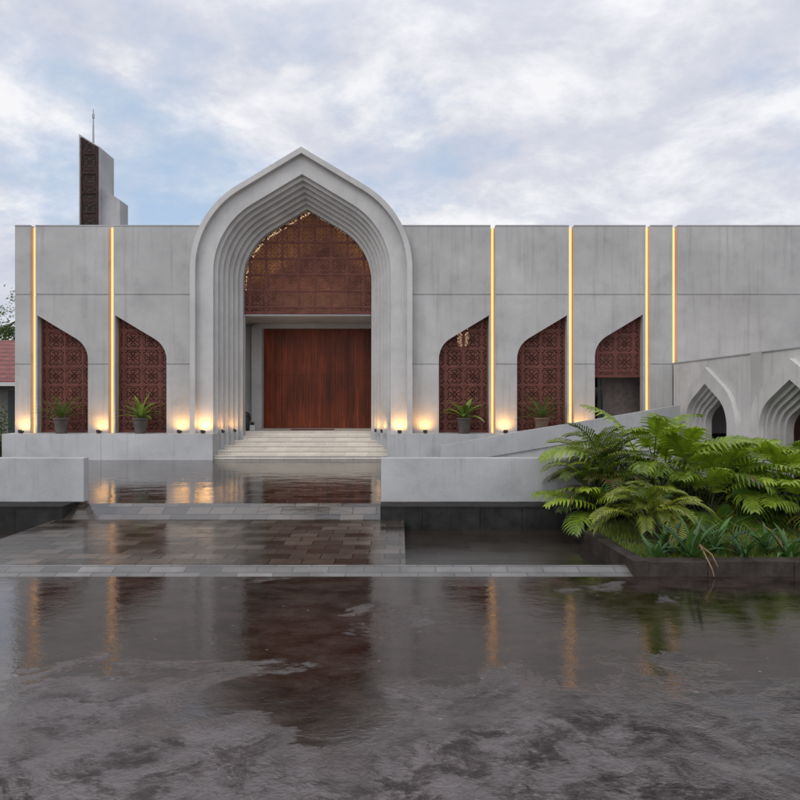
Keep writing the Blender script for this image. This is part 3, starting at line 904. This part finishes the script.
def palm(X, Y, h, nf, L, label, seed, name='areca_palm', yellow=.55, z0=.02, el=(88,38)):
    rnd = random.Random(seed)
    t = empty(name, (X,Y,z0), label, 'palm', 'feathery palms in the bed')
    mb = MB(); st = MB()
    for k in range(nf):
        az = k*2.39996 + rnd.uniform(-.4,.4); f = (k+.5)/nf
        b = Vector((rnd.uniform(-.16,.16), rnd.uniform(-.12,.12), 0))
        e0 = R(el[0] - (el[0]-el[1])*f) + rnd.uniform(-.1,.1)
        hh = h*rnd.uniform(.75,1.05)*(1-.35*f)
        tip = b + Vector((cos(az)*.12*f, sin(az)*.12*f, hh*.42))
        st.tube([b, b.lerp(tip,.5)+Vector((.01,0,0)), tip], [.014,.012,.008], 5)
        LL = L*rnd.uniform(.8,1.12)
        n = 22; pts, dr = curve(tip, az, e0, e0-rnd.uniform(1.3,2.1), LL, n, rnd.uniform(-.3,.3), rnd)
        st.tube(pts[::3]+[pts[-1]], [.007]*len(pts[::3])+[.002], 4)
        tn = min(.98, max(.02, yellow + rnd.gauss(0,.22) - .25*f))
        for i in range(3, n):
            s = i/n; tv = dr[i]; side = Vector((-sin(az), cos(az), 0)); up = side.cross(tv)
            if up.z < 0: up = -up
            for sg in (-1, 1):
                l = LL*.36*sin(pi*min(1,.12+.80*s))**.6*rnd.uniform(.85,1.1)
                d = (tv*.72 + side*sg*.75 + up*.28).normalized()
                q = tv*(.012+.005*(1-s))
                p0 = pts[i]; p1 = p0+d*l*.55; p2 = p0 + d*l*.95 - Vector((0,0,.30*l))
                mb.tint = tn + rnd.gauss(0,.1)
                mb.face([p0-q*.5, p0+q*.5, p1+q, p1-q]); mb.face([p1-q, p1+q, p2])
    mb.build('foliage', M['areca'], t, fix=False, tint=True); st.build('stem', M['stem'], t, fix=False)
    return t
def lily(X, Y, h, nl, label, seed, z0=.02):
    rnd = random.Random(seed)
    t = empty('crinum_lily', (X,Y,z0), label, 'plant', 'strap leaved lilies along the kerb')
    mb = MB()
    for k in range(nl):
        az = k*2.39996+rnd.uniform(-.4,.4); f = (k+.5)/nl
        L = h*rnd.uniform(.9,1.4); n = 7
        e0 = R(86-42*f)+rnd.uniform(-.08,.08)
        pts, dr = curve((rnd.uniform(-.05,.05),rnd.uniform(-.05,.05),0), az, e0, e0-rnd.uniform(.4,1.6), L, n, rnd.uniform(-.3,.3), rnd)
        side = Vector((-sin(az), cos(az), 0)); mb.tint = min(.95, max(.03, rnd.gauss(.45,.25)))
        W = [.020,.026,.029,.028,.025,.019,.011,.0015]; sc_ = rnd.uniform(.8,1.15)
        for i in range(n):
            w0, w1 = side*W[i]*sc_, side*W[i+1]*sc_
            u0 = side.cross(dr[i])*.35*W[i]; u1 = side.cross(dr[i+1])*.35*W[i+1]
            if u0.z < 0: u0 = -u0
            if u1.z < 0: u1 = -u1
            mb.face([pts[i]-w0+u0, pts[i], pts[i+1], pts[i+1]-w1+u1]); mb.face([pts[i], pts[i]+w0+u0, pts[i+1]+w1+u1, pts[i+1]])
    mb.build('foliage', M['lily'], t, fix=False, tint=True)
    return t
def pxX(x, Y): return (x-400)*Y/600
ph = [ # px, Y, height, leaves, label
 (648,9.05,1.75,15,'tallest lobed plant in the bed, one long leaf arching before the side door'),
 (603,8.62,.50,9,'lowest lobed plant in the bed, drooping over the kerb corner by the low wall'),
 (690,9.3,1.18,14,'lobed plant below the first niche arch, beside the tallest one'),
 (722,8.9,1.10,14,'lobed plant in the middle of the bed under the first niche arch opening'),
 (752,9.4,1.12,13,'lobed plant below the pilaster between the niche arches'),
 (783,9.0,1.02,14,'lobed plant under the second niche arch'),
 (815,8.7,1.0,14,'lobed plant at the far end of the bed, cut by the picture edge'),
 (706,8.45,.78,11,'shorter lobed plant directly behind the yellowish palm'),
 (800,8.1,.68,11,'shorter lobed plant at the lawn edge closest to the picture edge'),
 (664,9.6,1.5,14,'second tallest lobed plant, right behind the tallest one'),
 (676,10.0,1.25,12,'lobed plant standing behind the tallest one near the arcade corner'),
 (735,10.2,1.15,12,'lobed plant in the back row before the first niche arch'),
 (790,10.2,1.05,12,'lobed plant in the back row before the second niche arch'),
]
for i, (px, Y, h, n, lb) in enumerate(ph):
    aim = [2.7, .5, 4.4] if i == 0 else ([4.0, 3.3, 4.6, 2.9] if i == 1 else [4.5, 3.9, 5.2])
    philodendron(pxX(px,Y), Y, h, n, lb, 40+i, 1.0, .92 if i not in (1,7,8) else .70, aim)
palm(pxX(596,8.75), 8.75, 1.55, 22, .80, 'tall feathery palm leaning over the end of the low wall', 7, yellow=.32)
palm(pxX(650,7.55), 7.55, .88, 26, .64, 'yellowish feathery palm growing from the lawn in front of the lobed plants', 9, yellow=.78, el=(86,26))
palm(pxX(606,8.98), 8.98, 1.9, 20, .85, 'tallest feathery palm rising behind the palm at the wall end', 17, yellow=.4, el=(89,48))
palm(pxX(622,8.7), 8.7, .8, 12, .75, 'dark feathery palm tucked between the tall palm and the tallest lobed plant', 12, yellow=.15)
ll = [(668,6.75,.40,12,'strap leaved lily just in front of the yellowish palm'),
 (692,6.55,.50,16,'large strap leaved lily with a dry leaf hanging over the kerb'),
 (716,6.75,.50,15,'strap leaved lily with the tallest upright leaf, in front of the lawn'),
 (742,6.6,.38,13,'strap leaved lily in the middle of the front row'),
 (765,6.75,.40,13,'strap leaved lily in the front row, below the heart leaf plant'),
 (788,6.6,.36,13,'pale strap leaved lily second from the edge of the picture'),
 (812,6.7,.40,13,'strap leaved lily cut by the edge of the picture'),
 (655,6.55,.26,10,'smallest strap leaved lily at the kerb corner')]
for i, (px, Y, h, n, lb) in enumerate(ll): lily(pxX(px,Y), Y, h, n, lb, 70+i)
# dry leaf hanging over the kerb belongs to the large lily
lroot = [o for o in bpy.data.objects if o.get('label','').startswith('large strap')][0]
m = MB(); m.tube([(0,-.05,.10),(.0,-.17,.22),(-.02,-.31,.16),(.03,-.36,.02),(.05,-.37,-.06)], [.012,.010,.008,.006,.003], 5); m.tube([(0,-.17,.22),(.06,-.30,.15),(.10,-.35,.03)], [.008,.008,.003], 5)
m.build('dry_leaf', simple('dry_leaf_tan', (.26,.15,.08), .8), lroot)
# heart leaf plant
t = empty('heart_leaf_plant', (pxX(737,8.1),8.1,.02), 'single heart shaped leaf hanging on a thin stalk under the lobed plants', 'plant')
m = MB(); st = MB(); rnd = random.Random(2)
for (ax, az_, L) in ((0.0,.62,.17),(.16,.45,.12),(-.2,.38,.11)):
    st.tube([(0,0,0),(ax*.5,0,az_*.8),(ax,-.05,az_)], .007, 5)
    out = []
    for i in range(15):
        a = i/14*2*pi; r = L*(.62+.16*cos(a)+.22*abs(sin(a)))
        out.append((ax+sin(a)*r*.72, -.06-.05*cos(a), az_-.10+ (cos(a)*r if cos(a) > 0 else cos(a)*r*1.45)))
    m.face(out[:-1])
m.build('foliage', M['heart'], t, fix=False, tint=True); st.build('stem', M['stem'], t)
# lawn
rnd = random.Random(8); m = MB()
for i in range(34000):
    Y = rnd.uniform(6.45,8.6); X = rnd.uniform(2.62, 2.62+ (Y*.72-2.5 if Y*.72-2.5 > .5 else .5))
    if sin(X*3.1+Y*2)+sin(Y*5.3-X)*.6 < -1.45: continue
    h = rnd.uniform(.03,.085); a = rnd.uniform(0,2*pi); l = Vector((cos(a),sin(a),0))*h*.5; w = Vector((-sin(a),cos(a),0))*.0035
    m.tint = min(1,max(0,rnd.gauss(.55,.25))); p = Vector((X,Y,.018))
    m.face([p-w, p+w, p+l+Vector((0,0,h))])
tag(m.build('lawn', M['grass'], None, fix=False, tint=True), 'short green lawn grass growing between the kerb and lobed plants', 'grass', kind='stuff')

# ------------------------------------------------------------------ potted plants on the plinth
def pot_plant(px, kind, label, Y=16.08, s=1.0, brown=False, seed=1):
    rnd = random.Random(seed)
    t = empty('potted_plant', (XF(px,Y),Y,ZP), label, 'potted plant', 'pots in front of the screens')
    r = .195
    m = MB(); m.lathe([(r*.68,0),(r*.72,.03),(r*.95,.34),(r*1.0,.37),(r*1.05,.375),(r*1.07,.42),(r*.98,.425),(r*.93,.38)], 24)
    m.build('pot', M['pot_brown' if brown else 'pot'], t, smooth=True)
    m = MB(); m.lathe([(.01,.385),(r*.92,.386),(r*.92,.389)], 20); m.build('pot_soil', M['soil'], t)
    mb = MB()
    if kind == 'cycad':
        for k in range(26):
            az = k*2.39996; f = (k+.5)/26; e0 = R(72-58*f); L = .86*s*rnd.uniform(.85,1.1); n = 14
            pts, dr = curve((0,0,.40), az, e0, e0-.75, L, n, 0, rnd); tn = rnd.gauss(.4,.2)
            for i in range(2, n):
                side = Vector((-sin(az),cos(az),0)); up = side.cross(dr[i]); up = up if up.z > 0 else -up
                for sg in (-1,1):
                    l = .13*s*sin(pi*min(1,.2+.75*i/n)); d = (dr[i]*.6+side*sg*.75+up*.2).normalized(); q = dr[i]*.014
                    mb.tint = min(1,max(0,tn+rnd.gauss(0,.1))); mb.face([pts[i]-q, pts[i]+q, pts[i]+d*l])
            mb.tint = .3
            for i in range(n): 
                side = Vector((-sin(az),cos(az),0))*.006
                mb.face([pts[i]-side, pts[i]+side, pts[i+1]+side, pts[i+1]-side])
        mb.build('foliage', M['cycad'], t, fix=False, tint=True)
    else:
        for k in range(20):
            az = k*2.39996; f = (k+.5)/20; e0 = R(78-60*f)+rnd.uniform(-.1,.1); L = .74*s*rnd.uniform(.85,1.1); n = 8
            pts, dr = curve((0,0,.40), az, e0, e0-rnd.uniform(.5,1.2), L, n, 0, rnd); mb.tint = min(1,max(0,rnd.gauss(.5,.25)))
            side = Vector((-sin(az),cos(az),0))
            W = [.010,.020,.032,.042,.046,.044,.034,.020,.002]
            if kind == 'strap': W = [.014,.024,.030,.032,.032,.028,.022,.014,.002]
            for i in range(n):
                w0, w1 = side*W[i]*s*1.6, side*W[i+1]*s*1.6
                u0 = Vector((0,0,W[i]*.4)); u1 = Vector((0,0,W[i+1]*.4))
                mb.face([pts[i]-w0+u0, pts[i], pts[i+1], pts[i+1]-w1+u1]); mb.face([pts[i], pts[i]+w0+u0, pts[i+1]+w1+u1, pts[i+1]])
        mb.build('foliage', M['nest'], t, fix=False, tint=True)
    return t
pot_plant(61.5,'cycad','dark spiky cycad in a grey clay pot at the end window',seed=1)
pot_plant(140.5,'strap','pale strap leaved plant in a grey clay pot next to the portal',seed=2)
pot_plant(464,'broad','bushy broad leaved plant in a narrow grey pot across the portal',s=.95,seed=3)
pot_plant(541.5,'cycad','dark spiky cycad in a brown pot half hidden by the ramp',s=1.0,brown=True,seed=4)

# ------------------------------------------------------------------ sky and light
SUN_EL, SUN_AZ = R(48), R(226)         # azimuth clockwise from +Y: behind the camera, slightly to one side
w = bpy.data.worlds.new('World'); sc.world = w; w.use_nodes = True
nt = w.node_tree; N = nt.nodes; L = nt.links; N.clear()
out = N.new('ShaderNodeOutputWorld'); bg = N.new('ShaderNodeBackground'); L.new(bg.outputs[0], out.inputs[0])
sky = N.new('ShaderNodeTexSky'); sky.sky_type = 'NISHITA'; sky.sun_disc = False; sky.sun_elevation = SUN_EL; sky.sun_rotation = SUN_AZ
tc = N.new('ShaderNodeTexCoord'); sep = N.new('ShaderNodeSeparateXYZ'); L.new(tc.outputs['Generated'], sep.inputs[0])
def mth(op, a, b=0.0, clamp=False):
    nd = N.new('ShaderNodeMath'); nd.operation = op; nd.use_clamp = clamp
    for i, v in enumerate((a,b)):
        if isinstance(v, (int,float)): nd.inputs[i].default_value = v
        else: L.new(v, nd.inputs[i])
    return nd.outputs[0]
def rmp(fac, stops):
    nd = N.new('ShaderNodeValToRGB'); cr = nd.color_ramp
    while len(cr.elements) < len(stops): cr.elements.new(.5)
    for e, (p, c) in zip(cr.elements, stops): e.position = p; e.color = (c,c,c,1) if isinstance(c,(int,float)) else (*c,1)
    L.new(fac, nd.inputs[0]); return nd.outputs[0]
def mixc(fac, a, b, mode='MIX'):
    nd = N.new('ShaderNodeMixRGB'); nd.blend_type = mode
    for i, v in enumerate((fac,a,b)):
        if isinstance(v,(int,float)): nd.inputs[i].default_value = v if i == 0 else (v,v,v,1)
        elif isinstance(v, tuple): nd.inputs[i].default_value = (*v,1)
        else: L.new(v, nd.inputs[i])
    return nd.outputs[0]
zz = mth('ADD', mth('MAXIMUM', sep.outputs[2], 0.0), .30)
cv = N.new('ShaderNodeCombineXYZ'); L.new(mth('DIVIDE', sep.outputs[0], zz), cv.inputs[0]); L.new(mth('DIVIDE', sep.outputs[1], zz), cv.inputs[1])
mp = N.new('ShaderNodeMapping'); mp.inputs['Location'].default_value = (3.3,1.7,0); mp.inputs['Rotation'].default_value = (0,0,R(24)); mp.inputs['Scale'].default_value = (1.0,1.15,1); L.new(cv.outputs[0], mp.inputs[0])
def nz(scale, det, ro, dist=0.0):
    nd = N.new('ShaderNodeTexNoise'); nd.inputs['Scale'].default_value = scale; nd.inputs['Detail'].default_value = det; nd.inputs['Roughness'].default_value = ro; nd.inputs['Distortion'].default_value = dist
    L.new(mp.outputs[0], nd.inputs['Vector']); return nd.outputs['Fac']
n1 = nz(1.15, 8, .56, .10); n2 = nz(2.7, 9, .62, .15)
cover = rmp(mth('ADD', mth('MULTIPLY', n1, .7), mth('MULTIPLY', n2, .3)), [(.355,0.0),(.485,1.0)])
shade = rmp(n2, [(.30,(5.5,5.85,6.95)),(.48,(7.1,7.2,7.95)),(.62,(9.7,9.6,9.75))])
blue = mixc(.75, sky.outputs[0], (5.3,6.9,9.0))
skyc = mixc(mth('MULTIPLY', cover, .93), blue, shade)
# brighter overcast overhead and behind the viewer, where the veiled sun stands
up = mth('MULTIPLY', mth('MAXIMUM', mth('SUBTRACT', sep.outputs[2], .5), 0.0), 1.1)
bk = mth('MULTIPLY', mth('MAXIMUM', mth('MULTIPLY', sep.outputs[1], -1.0), 0.0), .9)
gain = mth('ADD', mth('ADD', up, bk), 1.0)
skyc = mixc(1.0, skyc, gain, 'MULTIPLY')
L.new(skyc, bg.inputs[0]); bg.inputs[1].default_value = .10
sl = bpy.data.lights.new('sun', 'SUN'); sl.energy = .9; sl.angle = R(25); sl.color = (1,.97,.93)
so_ = bpy.data.objects.new('sun', sl); COL.objects.link(so_)
d = Vector((sin(SUN_AZ)*cos(SUN_EL), cos(SUN_AZ)*cos(SUN_EL), sin(SUN_EL)))
so_.rotation_euler = d.to_track_quat('Z','Y').to_euler(); so_.location = (0,-10,30)

vs = sc.view_settings; vs.view_transform = 'Standard'; vs.look = 'None'; vs.exposure = 0; vs.gamma = 1; vs.use_curve_mapping = False
sc.cycles.max_bounces = 6; sc.cycles.diffuse_bounces = 3; sc.cycles.glossy_bounces = 4; sc.cycles.transmission_bounces = 4; sc.cycles.transparent_max_bounces = 8
sc.cycles.sample_clamp_indirect = 4
